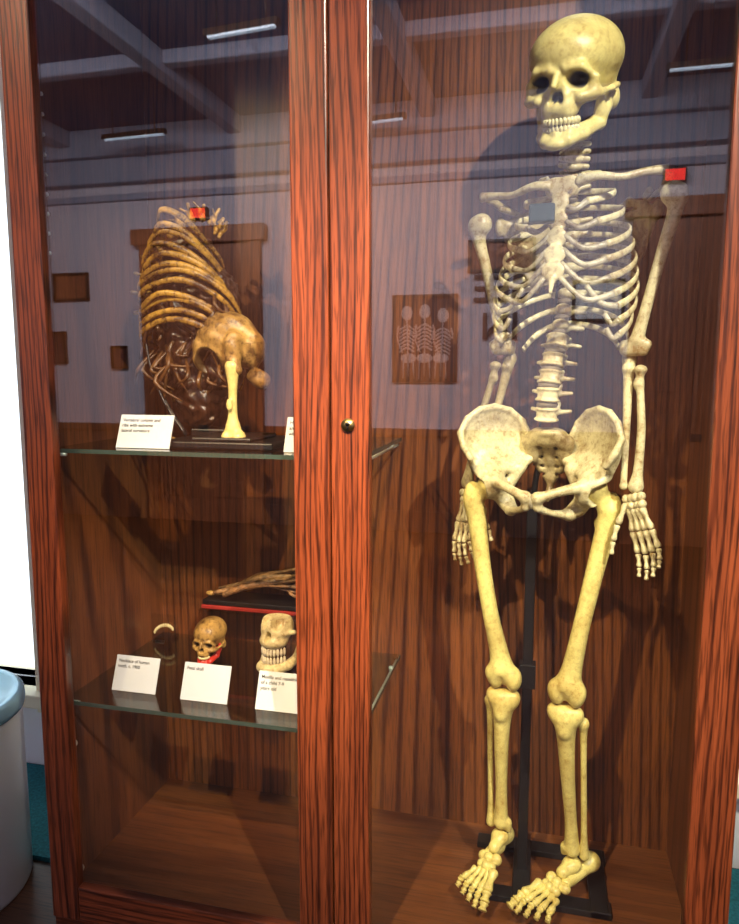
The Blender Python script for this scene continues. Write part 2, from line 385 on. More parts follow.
box('floor_panel',XL+.012,XR-.012,.024,YB,.11,.138,M_panelF,cab)
box('top_panel',XL-.01,XR+.01,-.01,YB+.03,ZT+.02,ZT+.05,M_frameH,cab,.004)
box('plinth',XL-.004,XR+.004,.01,YB+.02,0,.10,M_frameH,cab,.003)
m=MB(); m.cyl((-.304,-.004,1.095),(-.304,.002,1.095),.011,n=24); m.make('lock_plate',M_brass,cab)
m=MB(); m.cyl((-.304,-.006,1.097),(-.304,-.003,1.097),.0035); m.box(-.3055,-.3025,-.006,-.003,1.088,1.097); m.make('keyhole',M_black,cab)
m=MB()
for z in (.193,.458): m.cyl((-.872,.024,z),(-.872,.033,z),.0085,.006)
m.make('bumpers',M_knob,cab)
m=MB()
for i in range(9): m.cyl((-.907,.07,1.40+i*.035),(-.895,.07,1.40+i*.035),.0035)
for z in(1.03,.528):
    for y in(.07,.40): m.cyl((-.907,y,z-.006),(-.885,y,z-.006),.004)
m.make('shelf_pins',M_steel,cab)
for i,z in enumerate((1.029,.527)):
    s=box('shelf_%d'%(i+1),-.905,-.30,.05,.43,z,z+.008,M_shelf,cab)
    m=MB(); m.box(-.905,-.30,.0492,.0500,z,z+.008); m.box(-.30,-.2992,.05,.43,z,z+.008); m.make('shelf_edge_%d'%(i+1),M_edge,cab,False)
    m=MB()
    for y in(.08,.38): m.cyl((-.31,y,z-.001),(-.31,y,z-.010),.006); m.cyl((-.31,y,z-.010),(-.31,YB,z-.010),.003)
    m.make('shelf_bracket_%d'%(i+1),M_steel,cab)
S1,S2=1.037,.535
# ------------------------------------------------------------------ skull (shared by several skulls)
def skull_prims():
    b=[E((0,.020,.034),(.072,.088,.067)),E((0,-.030,.034),(.058,.046,.050),.014),E((0,.03,-.012),(.056,.062,.034),.015),
       E((0,-.036,-.014),(.050,.042,.040),.012)]
    s=[K((.014,-.0745,.0125),(.036,-.068,.0125),.0042,.0045,.014),
       K((.036,-.067,.0120),(.053,-.052,-.006),.0050,.0052,.009),
       K((.053,-.052,-.008),(.050,-.052,-.030),.0066,.010,.006),
       K((.034,-.066,-.034),(.056,-.046,-.032),.009,.0088,.008),
       K((.056,-.046,-.032),(.067,-.012,-.026),.0066,.0046,.006),K((.067,-.012,-.026),(.065,.018,-.022),.0046,.006,.006),
       K((.013,-.074,-.030),(.017,-.072,-.058),.007,.008,.008),
       E((.052,.038,-.040),(.012,.016,.022),.01)]
    b+=s+mir(s)
    b+=[E((0,-.058,-.050),(.030,.027,.021),.010),K((0,-.077,.004),(0,-.089,-.014),.0052,.0048,.006)]
    c=[E((.0290,-.090,-.0075),(.0195,.046,.0158),.003,(0,.38,-.10),True),
       E((.084,-.034,-.006),(.020,.028,.028),.008,None,True),
       E((.052,-.024,-.052),(.014,.022,.020),.006,None,True)]
    b+=c+mir(c)
    b+=[E((.0045,-.094,-.031),(.0072,.034,.0130),.003,(0,-.25,0),True),E((-.0045,-.094,-.031),(.0072,.034,.0130),.003,(0,.25,0),True),
        E((0,.0,-.062),(.022,.05,.020),.01,None,True)]
    return b
def mand_prims():
    s=PL([(0,-.082,-.104),(.017,-.078,-.102),(.033,-.052,-.095),(.046,-.012,-.082)],[.0110,.0115,.0105,.010],.004)
    s+=PL([(.046,-.012,-.082),(.051,.004,-.054),(.053,.008,-.030)],[.011,.0105,.007],.006)
    s+=[K((.048,-.012,-.062),(.051,-.020,-.034),.010,.005,.008)]
    s+=PL([(0,-.080,-.090),(.018,-.072,-.089),(.029,-.045,-.085),(.038,-.02,-.078)],[.0070,.0075,.008,.009],.006)
    s+=[E((0,-.089,-.108),(.014,.007,.007),.008)]
    return s+mir(s)
SK=sdf(skull_prims(),.0020); MD=sdf(mand_prims(),.0020)
_v=SK[0]; SKshade=np.zeros(len(_v))  # painted shade: eye sockets and nose opening darkened in the colour
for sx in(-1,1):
    k0=np.sqrt(((_v[:,0]-sx*.029)/.0212)**2+((_v[:,1]+.09)/.050)**2+((_v[:,2]+.0075)/.0190)**2); SKshade=np.maximum(SKshade,(k0<1.0)*np.clip((_v[:,1]+.070)/.012,0,1)*.95)
k0=np.sqrt((_v[:,0]/.014)**2+((_v[:,1]+.094)/.038)**2+((_v[:,2]+.031)/.0155)**2); SKshade=np.maximum(SKshade,(k0<1.0)*np.clip((_v[:,1]+.078)/.010,0,1)*.92)
def xf(vs,M): A=np.array(M); return vs@A[:3,:3].T+A[:3,3]
def teeth(M,upper=True,lower=True):
    m=MB()
    for row,z,on in((0,-.0705,upper),(1,-.0825,lower)):
        if not on: continue
        for i in range(14):
            t=(i-6.5)/6.5*1.35; R=.0285 if row==0 else .0275
            x=R*math.sin(t)*1.02; y=-.053-.033*math.cos(t)
            if row: y+=.002
            m.ell((x,y,z),(.0032+.0012*abs(t),.0034+.0015*abs(t),.0068),None,8,6)
    m.v=[tuple(M@V(v)) for v in m.v]; return m
# ------------------------------------------------------------------ human skeleton
sk=empty('human_skeleton')
Ms=Matrix.Translation((.036,.222,1.680))@Matrix.Rotation(math.radians(-21),4,'Z')@Matrix.Rotation(math.radians(4),4,'Y')@Matrix.Rotation(math.radians(18),4,'X')@Matrix.Diagonal((1.05,1.03,.93,1))
o=obj('skull',xf(SK[0],Ms),SK[1],M_boneS,sk); cavity_shade(o,SKshade); obj('mandible',xf(MD[0],Ms),MD[1],M_boneS,sk)
teeth(Ms).make('teeth',M_tooth,sk)
SP=[V(p) for p in((.042,.252,1.610),(.042,.235,1.565),(.040,.255,1.515),(.045,.285,1.450),(.044,.292,1.400),(.040,.288,1.345),(.030,.270,1.270),(.018,.245,1.205),(.011,.232,1.150),(.009,.236,1.092))]
def vert_prims(kind):
    if kind=='C': return [E((0,-.002,0),(.014,.011,.0080)),E((0,.014,0),(.013,.006,.006),.006),K((0,.018,0),(0,.030,-.006),.003,.0025),K((.009,.003,0),(.024,.006,0),.0055,.0045),K((-.009,.003,0),(-.024,.006,0),.0055,.0045)]
    if kind=='T': return [E((0,0,0),(.0145,.012,.0105)),E((0,.016,.0),(.012,.006,.009),.006),K((0,.02,0),(0,.042,-.02),.004,.0025),K((.008,.014,.002),(.030,.026,.004),.005,.0045),K((-.008,.014,.002),(-.030,.026,.004),.005,.0045)]
    return [E((0,0,.010),(.022,.017,.0050),.004),E((0,0,-.010),(.023,.018,.0050),.004),E((0,0,0),(.019,.014,.013),.006),E((0,.022,0),(.016,.008,.012),.006),K((0,.028,-.001),(0,.050,-.006),.006,.006),K((.012,.014,.002),(.036,.026,.004),.005,.0035),K((-.012,.014,.002),(-.036,.026,.004),.005,.0035),K((.012,.018,.004),(.014,.024,.016),.004,.005),K((-.012,.018,.004),(-.014,.024,.016),.004,.005)]
VT={k:sdf(vert_prims(k),.0018) for k in 'CTL'}
def spine(P,name,parent,mat,discmat,yaw,n=24,sizes=None,nC=7,nT=12):
    dm=MB(); cen=[]
    L=[.62]*nC+[1.0]*nT+[1.45]*(n-nC-nT); tot=sum(L); t=0; allv=[];allf=[];off=0
    for i in range(n):
        t0=(t+L[i]/2)/tot; t+=L[i]
        c=catm(P,t0); d=(catm(P,max(t0-.02,0))-catm(P,min(t0+.02,1))).normalized()
        kind='C' if i<nC else('T' if i<nC+nT else'L')
        s=1 if kind!='T' else .85+.25*(i-nC)/nT
        if sizes: s*=sizes
        ax=V((math.cos(yaw),-math.sin(yaw),0)); bk=d.cross(ax).normalized(); ax=bk.cross(d)
        M=Matrix(((ax.x,bk.x,d.x,c.x),(ax.y,bk.y,d.y,c.y),(ax.z,bk.z,d.z,c.z),(0,0,0,1)))@Matrix.Scale(s,4)
        vs,fs=VT[kind]; allv.append(xf(vs,M)); allf.append(fs+off); off+=len(vs); cen.append((c,ax,bk,d))
        if i<n-1:
            c2=catm(P,min((t+.0)/tot,1)); r=(.010,.013,.020)['CTL'.index(kind)]*s
            dm.ell(c2,(r,r*.8,.006*s if kind!='L' else .0085),None,12,6)
    obj(name,np.concatenate(allv),np.concatenate(allf),mat,parent); dm.make(name+'_discs',discmat,parent)
    return cen
YAW=math.radians(18)
cen=spine(SP,'vertebrae',sk,M_boneP,M_disc,YAW)
OB=V((.036,.22,0)); LX=V((math.cos(YAW),-math.sin(YAW),0)); FX=V((-math.sin(YAW),-math.cos(YAW),0))
def B(l,f,z): return OB+LX*l+FX*f+V((0,0,z))
def stf(z): return .042+(1.497-z)/.18*.045
ribs=MB(); cart=MB()
A_=[.052,.078,.094,.106,.113,.119,.123,.126,.125,.120,.108,.092]
DR=[.022,.04,.052,.062,.072,.08,.088,.092,.092,.085,.07,.05]
TE=[148,144,139,135,132,130,128,126,122,114,92,72]
ends={}
for i in range(12):
    c=cen[7+i][0]; zi=c.z+.004
    for sd in(-1,1):
        l0=(c-OB).dot(LX); f0=(c-OB).dot(FX)-.012
        te=math.radians(TE[i]+random.uniform(-4,4)); ff=stf(zi-DR[i])-.004 if i<10 else .06
        pts=[]; dz=random.uniform(-.003,.003)
        for k in range(13):
            t=te*k/12
            bk=f0-.008; cf=(bk+ff)/2; bb=(ff-bk)/2*1.06
            l=A_[i]*math.sin(t)*sd
            l+=l0*(1-k/12)
            f=cf-bb*math.cos(t)-.010*math.sin(min(t*2.2,math.pi))
            z=zi-(DR[i]+dz)*(1-math.cos(t))/(1-math.cos(te))
            pts.append(B(l,f,z))
        ribs.sweep(pts,[.0042]+[.0052]*5+[.0058]*6+[.0066],n=8,sub=2,up=(0,0,1),flat=.45)
        ends[(i,sd)]=pts[-1]
for i in range(7):
    for sd in(-1,1):
        zs=1.478-.0235*i; e=ends[(i,sd)]; s=B(sd*.013,stf(zs)+.002,zs)
        mid=(e+s)/2+V((0,0,-.006-.003*i))+FX*.006
        cart.sweep([e,mid,s],[.0060,.0048,.0042],n=8,sub=4,up=(0,0,1),flat=.7)
for i in(7,8,9):
    for sd in(-1,1):
        e=ends[(i,sd)]; p=ends[(i-1,sd)]; s=(p+B(sd*.013,.09,1.335))/2 if i==7 else p+V((0,0,-.012))+LX*(-sd*.02)
        cart.sweep([e,(e+s)/2+V((0,0,-.012)),s],[.006,.0048,.0042],n=8,sub=4,up=(0,0,1),flat=.7)
ribs.make('ribs',M_boneP,sk); cart.make('costal_cartilage',M_cart,sk)
RB=Matrix(((LX.x,-FX.x,0,OB.x),(LX.y,-FX.y,0,OB.y),(0,0,1,0),(0,0,0,1)))
st=[E((0,-.046,1.487),(.029,.006,.019),.006),E((.014,-.044,1.497),(.014,.006,.010),.006),E((-.014,-.044,1.497),(.014,.006,.010),.006)]
st+=[E((0,-stf(1.46-.028*k),1.46-.028*k),(.016+.001*k,.0055,.017),.006) for k in range(5)]+[K((0,-.083,1.335),(0,-.088,1.312),.006,.003)]
sdfobj('sternum',st,M_boneP,sk,.0022,RB)
m=MB()
m.sweep([(.004,.178,1.492),(-.025,.178,1.494),(-.060,.205,1.488),(-.090,.232,1.494),(-.118,.250,1.497)],[.0095,.007,.0058,.0065,.009],flat=.85)
m.sweep([(.046,.172,1.494),(.078,.150,1.498),(.115,.150,1.494),(.155,.156,1.502),(.186,.158,1.503)],[.0095,.007,.0058,.0065,.009],flat=.85)
m.make('clavicles',M_boneP,sk)
def scap(sd,name,hx):
    p=[];r=lambda l,f,z:(l*sd,-f,z)
    top=[(.060,-.085,1.475),(.085,-.075,1.482),(.115,-.06,1.47)]
    med=[(.058,-.088,1.46),(.062,-.092,1.42),(.070,-.092,1.38),(.082,-.088,1.335)]
    lat=[(.138,-.040,1.455),(.128,-.05,1.43),(.112,-.066,1.39),(.086,-.085,1.337)]
    def seg(a,b,t): return tuple(V(a).lerp(V(b),t))
    def pl(A,t): u=t*(len(A)-1); i=min(int(u),len(A)-2); return seg(A[i],A[i+1],u-i)
    for i in range(14): t=i/13; p.append(K(r(*pl(med,t)),r(*pl(lat,t)),.003,.004,.008))
    for i in range(3):
        p.append(K(r(*lat[i]),r(*lat[i+1]),.005,.005,.006)); p.append(K(r(*med[i]),r(*med[i+1]),.004,.004,.006))
    p+= [K(r(*top[0]),r(*top[2]),.003,.003,.010),K(r(*top[1]),r(*med[0]),.003,.003,.012),K(r(*top[1]),r(*lat[0]),.003,.004,.012)]
    p+=[E(r(.140,-.036,1.452),(.009,.013,.018),.006),K(r(.065,-.095,1.452),r(.145,-.060,1.492),.004,.006,.005),K(r(.145,-.060,1.492),r(.158,-.025,1.502),.007,.008,.005),
        K(r(.118,-.045,1.478),r(.130,-.012,1.480),.006,.006,.006)]
    sdfobj(name,p,M_boneG,sk,.0028,RB)
scap(-1,'scapula_right',0); scap(1,'scapula_left',0)
def T(p): return tuple(p)
def humerus(name,hd,el,sd,mat):
    hd=V(hd);el=V(el);d=(el-hd).normalized()
    lat=LX*sd
    p=PS([T(hd+lat*.006+d*.006),T(hd+lat*.010+d*.03),T(hd.lerp(el,.35)+lat*.006),T(hd.lerp(el,.75)+lat*.002),T(el-d*.018)],[.016,.0120,.0098,.0092,.0115])
    p+=[E(T(hd),(.0195,.0195,.0195),.006),E(T(hd+lat*.013+FX*.004+V((0,0,-.004))),(.011,.012,.016),.008)]
    p+=[K(T(el-LX*.018-d*.008),T(el+LX*.018-d*.008),.0085,.0085,.010),K(T(el-LX*.014+d*.002),T(el+LX*.014+d*.002),.0095,.0095,.006),E(T(el-d*.012-FX*.008),(.008,.006,.007),.004,None,True)]
    sdfobj(name,p,mat,sk,.0025)
humerus('humerus_right',(-.118,.262,1.452),(-.074,.27,1.224),-1,M_boneP)
humerus('humerus_left',(.194,.150,1.464),(.149,.17,1.218),1,M_boneP)
def forearm(tag,el,wr,mat,tw):
    el=V(el);wr=V(wr);d=(wr-el).normalized(); s=(LX-d*LX.dot(d)).normalized()
    u0,u1=el-s*.010*tw-FX*.012,wr-s*.014*tw
    p=PS([T(u0),T(u0.lerp(u1,.25)),T(u0.lerp(u1,.7)),T(u1-d*.012),T(u1-d*.002)],[.0105,.0078,.0060,.0057,.0075])
    p+=[E(T(u0-d*.004),(.011,.011,.014)),E(T(u0+d*.014+FX*.006),(.010,.010,.008),.006)]
    sdfobj('ulna_'+tag,p,mat,sk,.0024)
    r0,r1=el+s*.011*tw+d*.016,wr+s*.006*tw
    bow=s*.005*tw
    p=PS([T(r0),T(r0.lerp(r1,.12)),T(r0.lerp(r1,.5)+bow),T(r0.lerp(r1,.85)+bow*.5),T(r1-d*.002)],[.0075,.0064,.0070,.0082,.013])
    p+=[E(T(r0),(.011,.011,.006)),E(T(r0+d*.024-s*.004*tw),(.008,.008,.009),.006)]
    sdfobj('radius_'+tag,p,mat,sk,.0024)
forearm('right',(-.074,.27,1.206),(-.133,.285,.960),M_boneG,-1)
forearm('left',(.149,.17,1.200),(.1545,.16,.985),M_boneP,1)
def hand(tag,w,tip,s,n,mat,thumb,wd=1.0):
    w=V(w);tip=V(tip);d=(tip-w); L=d.length; d.normalize(); s=(V(s)-d*V(s).dot(d)).normalized(); n=V(n); n=(n-d*n.dot(d)-s*n.dot(s)).normalized()
    m=MB()
    for r in range(2):
        for c in range(4): m.ell(w+d*(.006+.013*r)+s*((c-1.5)*.0110)+n*random.uniform(-.003,.003),(.0078,.0072,.0080),None,8,6)
    fl=[.93,1.0,.95,.80]
    for i in range(4):
        o=(i-1.5)/1.5; a=w+d*.024+s*(o*.016*wd); k=w+d*(.42*L)+s*(o*.025*wd)-n*.004
        def bn(a,b,r):
            m.sweep([a,a.lerp(b,.12),a.lerp(b,.5),a.lerp(b,.86),b],[r*1.0,r*1.3,r*.75,r*1.25,r*.85],n=8,sub=2)
        bn(a,k,.0050)
        dd=(d+s*o*.08*wd-n*.10).normalized(); p=k
        rem=L*.60*fl[i]
        for q,(fr,rr) in enumerate(((.48,.0048),(.30,.0041),(.22,.0034))):
            p2=p+dd*(rem*fr-.002); bn(p+dd*.001,p2,rr); p=p2+dd*.001; dd=(dd+n*(.20+.05*i)).normalized()
    a=w+d*.014+s*thumb*.018; dd=(d*.85+s*thumb*.40+n*.40).normalized()
    for l,rr in((.038,.0052),(.028,.0046),(.022,.0038)):
        b=a+dd*l; m.sweep([a,a.lerp(b,.15),a.lerp(b,.5),a.lerp(b,.85),b],[rr,rr*1.25,rr*.75,rr*1.2,rr*.8],n=8,sub=2); a=b+dd*.002; dd=(dd+d*.35).normalized()
    m.make('hand_'+tag,mat,sk)
hand('right',(-.135,.280,.950),(-.140,.255,.800),(.55,-.75,0),(.8,.5,0),M_boneP,1)
hand('left',(.155,.155,.974),(.188,.125,.832),(.75,-.9,.1),(-.6,-.6,0),M_boneP,-1,.85)
# pelvis
PY=math.radians(14); PX=V((math.cos(PY),-math.sin(PY),0)); PF=V((-math.sin(PY),-math.cos(PY),0)); OP=V((.002,.212,.972))
RP=Matrix(((PX.x,-PF.x,0,OP.x),(PX.y,-PF.y,0,OP.y),(0,0,1,OP.z),(0,0,0,1)))
def q(l,f,z): return (l,-f,z)
crest=[(.038,-.062,.085),(.052,-.058,.115),(.072,-.042,.136),(.095,-.020,.144),(.117,.004,.139),(.134,.024,.122),(.143,.036,.096),(.134,.042,.072),(.120,.042,.050)]
base=[(.034,-.052,.045),(.042,-.046,.038),(.050,-.038,.032),(.060,-.024,.028),(.070,-.008,.026),(.080,.006,.024),(.090,.016,.020),(.098,.022,.016),(.104,.024,.014)]
pv=[]; cV=[V(c) for c in crest]; bV=[V(c) for c in base]
NS=26
for i in range(NS+1):
    a,b=catm(cV,i/NS),catm(bV,i/NS); pts=[]
    sag=V((.012,-.018,0))
    for t in(0,.33,.66,1): pts.append(q(*(a.lerp(b,t)+sag*(4*t*(1-t)))))
    pv+=PL(pts,[.0042,.0034,.0042,.0068],.005)
for i in range(8): pv.append(K(q(*crest[i]),q(*crest[i+1]),.0058,.0058,.003))
pv+=[E(q(.092,.008,.0),(.030,.028,.029),.010),E(q(.106,.014,-.004),(.023,.023,.023),.004,None,True)]
pv+=PS([q(.085,.022,.010),q(.055,.046,.004),q(.030,.058,-.004),q(.012,.062,-.011)],[.012,.0085,.0085,.010],.008,3)
pv+=[K(q(.010,.061,-.010),q(.010,.057,-.026),.0095,.0085,.006)]
pv+=PS([q(.012,.056,-.030),q(.030,.036,-.040),q(.052,.008,-.046)],[.0072,.0060,.009],.006,3)
pv+=PL([q(.054,.0,-.046),q(.066,-.012,-.036),q(.082,-.004,-.016)],[.013,.014,.016],.008)
pv+=[K(q(.07,-.02,-.01),q(.046,-.032,.030),.012,.010,.012)]
hipL=mir(pv)
sdfobj('hip_bone_left',pv,M_boneP,sk,.0026,RP); sdfobj('hip_bone_right',hipL,M_boneP,sk,.0026,RP)
sdfobj('pubic_symphysis',[E(q(.0,.058,-.018),(.006,.010,.014))],M_cart,sk,.002,RP)
sa=[E(q(0,-.040,.096),(.026,.018,.010),.006),E(q(0,-.045,.085),(.028,.016,.016),.006)]
s_=PL([q(.022,-.046,.088),q(.026,-.062,.060),q(.018,-.076,.028),q(.007,-.078,.006)],[.014,.012,.009,.006],.010)
s_+=[K(q(.012,-.045,.088),q(.036,-.050,.078),.014,.013,.010),K(q(.034,-.052,.075),q(.030,-.060,.045),.011,.009,.010)]
sa+=s_+mir(s_)+PL([q(0,-.05,.08),q(0,-.072,.045),q(0,-.084,.01),q(0,-.074,-.022),q(0,-.062,-.036)],[.013,.011,.009,.006,.003],.008)
for zz in(.068,.048,.030,.014):
    f=-.048-(.08-zz)*.45
    for sd in(-1,1): sa.append(E(q(sd*.0145,f+.006,zz),(.0045,.014,.0035),.002,None,True))
sdfobj('sacrum',sa,M_boneG,sk,.0024,RP)
def femur(tag,hd,tr,kn,sd,mat):
    hd=V(hd);tr=V(tr);kn=V(kn); top=tr+V((-sd*.004,0,-.018)); d=(kn-top).normalized(); bow=PF*.010
    p=PS([T(tr+V((-sd*.002,0,-.01))),T(top+d*.035),T(top.lerp(kn,.35)+bow),T(top.lerp(kn,.62)+bow),T(top.lerp(kn,.84)),T(kn-d*.022)],[.020,.0175,.0156,.0152,.0180,.024])
    p+=[E(T(hd),(.0225,.0225,.0225),.003),K(T(hd),T(tr+V((-sd*.006,0,-.006))),.0150,.017,.006),E(T(tr+V((0,.004,.004))),(.016,.016,.021),.008),E(T(tr+V((-sd*.018,.012,-.034))),(.010,.009,.012),.008)]
    p+=[E(T(kn-PX*.017-PF*.008),(.0160,.026,.021),.008),E(T(kn+PX*.017-PF*.008),(.0160,.026,.021),.008),K(T(kn-PX*.018-d*.012),T(kn+PX*.018-d*.012),.016,.016,.010),
        E(T(kn-PF*.026+d*.014),(.007,.022,.018),.006,None,True),E(T(kn+PF*.026+d*.004),(.006,.012,.018),.006,None,True)]
    sdfobj('femur_'+tag,p,mat,sk,.0028)
femur('right',(-.0900,.228,.972),(-.1240,.238,.948),(-.0560,.225,.590),-1,M_boneY)
femur('left',(.0960,.193,.974),(.1260,.196,.944),(.0580,.178,.592),1,M_boneY)
def lower(tag,kn,an,fs,mat):
    kn=V(kn);an=V(an);tp=kn+V((0,.004,-.034)); d=(an-tp).normalized(); s=PX*fs
    p=PS([T(tp+d*.012),T(tp+d*.05+PF*.004),T(tp.lerp(an,.4)+PF*.006),T(tp.lerp(an,.75)),T(an-d*.018),T(an)],[.024,.0172,.0138,.0116,.0138,.0165])
    p+=[K(T(tp-PX*.019),T(tp+PX*.019),.0145,.0145,.008),K(T(tp-PX*.016+d*.010),T(tp+PX*.016+d*.010),.014,.014,.008),E(T(tp+PF*.018+d*.032),(.010,.008,.014),.010)]
    p+=[K(T(an-s*.014),T(an-s*.016+d*.014),.009,.007,.006)]
    sdfobj('tibia_'+tag,p,mat,sk,.0028)
    f0=tp+s*.030-PF*.010+d*.022; f1=an+s*.022-PF*.004+d*.012
    p=PS([T(f0),T(f0.lerp(f1,.15)),T(f0.lerp(f1,.5)),T(f0.lerp(f1,.85)),T(f1)],[.0085,.0062,.0058,.0064,.0100])+[E(T(f0),(.010,.010,.011))]
    sdfobj('fibula_'+tag,p,mat,sk,.0024)
lower('right',(-.0560,.225,.590),(-.0560,.262,.272),-1,M_boneY)
lower('left',(.0590,.178,.592),(.0840,.240,.250),1,M_boneY)
def foot(tag,an,heel,toe,sd,mat):
    an=V(an);heel=V(heel);toe=V(toe); d=toe-heel; L=d.length; d.normalize(); s=d.cross(V((0,0,1))).normalized()*sd
    up=s.cross(d); up=up if up.z>0 else -up
    tal=an+V((0,0,-.024))
    p=[E(T(tal),(.018,.018,.014)),K(T(tal),T(tal+d*.028-up*.004),.013,.012,.008)]
    sdfobj('talus_'+tag,p,mat,sk,.0022)
    hb=heel+up*.016
    p=[E(T(hb),(.017,.017,.018)),K(T(hb),T(tal-up*.022+d*.012+s*.006),.015,.013,.010),K(T(tal-up*.020+d*.008),T(tal-up*.020+d*.030+s*.010),.012,.011,.008)]
    sdfobj('calcaneus_'+tag,p,mat,sk,.0022)
    mid=tal+d*.046-up*.014
    pr=[E(T(mid-s*.012),(.011,.011,.012),.002),E(T(mid+s*.004+d*.002),(.010,.010,.011),.002),E(T(mid+s*.018-d*.004-up*.006),(.011,.011,.010),.002),E(T(mid-s*.010+d*.018-up*.002),(.0085,.009,.009),.002),E(T(mid+s*.001+d*.020-up*.001),(.0085,.009,.009),.002),E(T(mid+s*.013+d*.016-up*.006),(.009,.009,.009),.002)]
    sdfobj('tarsals_'+tag,pr,mat,sk,.0016)
    m=MB(); ls=[1.0,1.0,.95,.88,.80]
    def bn(a,b,r): m.sweep([a,a.lerp(b,.12),a.lerp(b,.5),a.lerp(b,.86),b],[r*1.05,r*1.3,r*.74,r*1.25,r*.85],n=10,sub=3)
    for i in range(5):
        o=(i-1.8)/2; a=mid+s*(o*.020)+d*.024-up*(.002+.003*i)
        end=toe+s*(o*.034)-d*(L*(1-ls[i])*.75)
        k=a.lerp(end,.56)+up*.005; r=.0080 if i==0 else .0054
        bn(a,k,r)
        fr=[.55,.45] if i==0 else [.45,.30,.25]; p0=k+ (end-k)*.02; acc=.02
        for qn,fq in enumerate(fr):
            acc+=fq*.98; p1=k.lerp(end,acc)+up*(.006 if qn==0 and len(fr)==3 else 0); bn(p0,p1-(p1-p0)*.06,r*(1-.08*qn)); p0=p1
    m.make('foot_bones_'+tag,mat,sk)
foot('right',(-.0565,.262,.262),(-.046,.300,.205),(-.110,.140,.170),1,M_boneY)
foot('left',(.0850,.240,.240),(.124,.272,.190),(-.010,.124,.176),-1,M_boneY)
# stand (part of the mounted skeleton)
m=MB(); m.box(-.022,-.002,.285,.305,.15,.93); m.box(-.028,.004,.280,.310,.55,.60); m.make('stand_post',M_black,sk,False,.002)
m=MB(); m.sweep([(-.012,.295,.92),(-.006,.292,.98),(.004,.285,1.03)],[.006,.006,.006]); m.make('stand_hook',M_black,sk)
m=MB(); m.box(-.11,.16,.20,.235,.1385,.152); m.box(-.11,.16,.355,.39,.1385,.152); m.box(-.03,.006,.20,.39,.1385,.154); m.box(.12,.155,.20,.39,.1385,.153); m.make('stand_base',M_black,sk,False,.002)
m=MB(); m.box(-.030,.012,.128,.150,1.425,1.455); m.make('sternum_tag',plain('dark_teal_plastic',(.01,.035,.045),.35),sk,False,.003)
m=MB(); m.sweep([(-.005,.148,1.44),(.02,.24,1.40),(.02,.315,1.3),(-.01,.30,1.0)],[.003]*4,n=6); m.make('stand_cable',M_black,sk)
# ------------------------------------------------------------------ curved spine specimen (upper shelf)
kt=empty('spine_deformity_specimen')
KP=[V(p) for p in((-.655,.30,1.470),(-.680,.27,1.492),(-.725,.25,1.475),(-.775,.25,1.410),(-.800,.25,1.340),(-.785,.26,1.260),(-.752,.26,1.190),(-.728,.25,1.130))]
spine(KP,'bent_spine',kt,M_amber,M_tissue,math.radians(-60),16,.85,2,10)
m=MB()
for i in range(12):
    u=i/11; z=1.472-.0180*i+random.uniform(-.004,.004); w=.50+.50*min(1,u*2.0); x0=-.688-.006*i if i<4 else -.700
    xl=x0-.100*w; xr=x0+.122*w-.012*u; j=random.uniform(-.010,.010)
    m.sweep([(xl+.012,.30,z-.062),(xl,.24,z-.052),(xl+.028*w,.165,z-.024+j*.6),(x0-.01,.135+j,z+.004),(x0+.05*w,.145,z-.004+j*.5),(xr-.01,.18,z-.040+j*.4),(xr,.235,z-.078-.02*u),(xr-.02,.27,z-.100-.03*u)],
            [.004,.0050,.0070,.0054,.0066,.0052,.0052,.004],n=8,sub=4,up=(0,0,1),flat=.5)
m.make('fused_ribs',M_amber,kt)
def nz(X,Y,Z): return (np.sin(X*140+np.sin(Z*90)*2)*np.sin(Z*120+Y*60)*np.sin(Y*150+X*50))*.006
ti=[E((-.705,.25,1.38),(.062,.060,.085),.02),E((-.715,.235,1.30),(.072,.066,.092),.02),E((-.70,.23,1.20),(.060,.056,.080),.02),E((-.675,.22,1.13),(.046,.044,.066),.02),E((-.64,.22,1.32),(.050,.056,.065),.02),E((-.62,.21,1.19),(.045,.04,.06),.02)]
sdfobj('dried_tissue',ti,M_tissue,kt,.0035,None,nz)
m=MB()
for i in range(40):
    x=random.uniform(-.77,-.60); z=random.uniform(1.2,1.36); y=random.uniform(.155,.19)
    m.sweep([(x,y+.02,z),(x+random.uniform(-.03,.03),y-.012,z-.04),(x+random.uniform(-.04,.05),y+.0,z-.10+random.uniform(0,.06))],[.0025,.0045,.0015],n=6,sub=4)
m.make('tissue_strands',bone('tendon',(.12,.05,.010),(.03,.012,.005),.9),kt)
m=MB(); m.sweep([(-.80,.22,1.30),(-.79,.215,1.22),(-.755,.21,1.13),(-.70,.20,1.055)],[.004]*4); m.sweep([(-.78,.19,1.28),(-.765,.18,1.20),(-.735,.18,1.12),(-.69,.18,1.055)],[.003]*4); m.make('support_rods',M_black,kt)
dm=[E((-.595,.180,1.240),(.060,.046,.058)),E((-.550,.18,1.225),(.030,.030,.040),.014),E((-.640,.175,1.215),(.022,.03,.040),.012),
    E((-.625,.14,1.195),(.026,.040,.030),.006,(0,.3,0),True),E((-.590,.14,1.150),(.05,.06,.026),.006,None,True),E((-.585,.21,1.20),(.050,.040,.060),.006,None,True),
    K((-.565,.137,1.24),(-.560,.132,1.185),.016,.014,.010),E((-.530,.175,1.168),(.024,.012,.018),.004,(0,.5,0))]
def nz3(X,Y,Z): return (np.sin(X*110+Z*70)*np.sin(Z*130+Y*90))*.0022
o=sdfobj('pelvic_dome',dm,M_amber2,kt,.0024,None,nz3)
vv=np.array([v.co[:] for v in o.data.vertices]); cavity_shade(o,(np.sqrt(((vv[:,0]+.625)/.030)**2+((vv[:,1]-.14)/.046)**2+((vv[:,2]-1.195)/.034)**2)<1)*.9)  # shade inside the hole painted into the colour
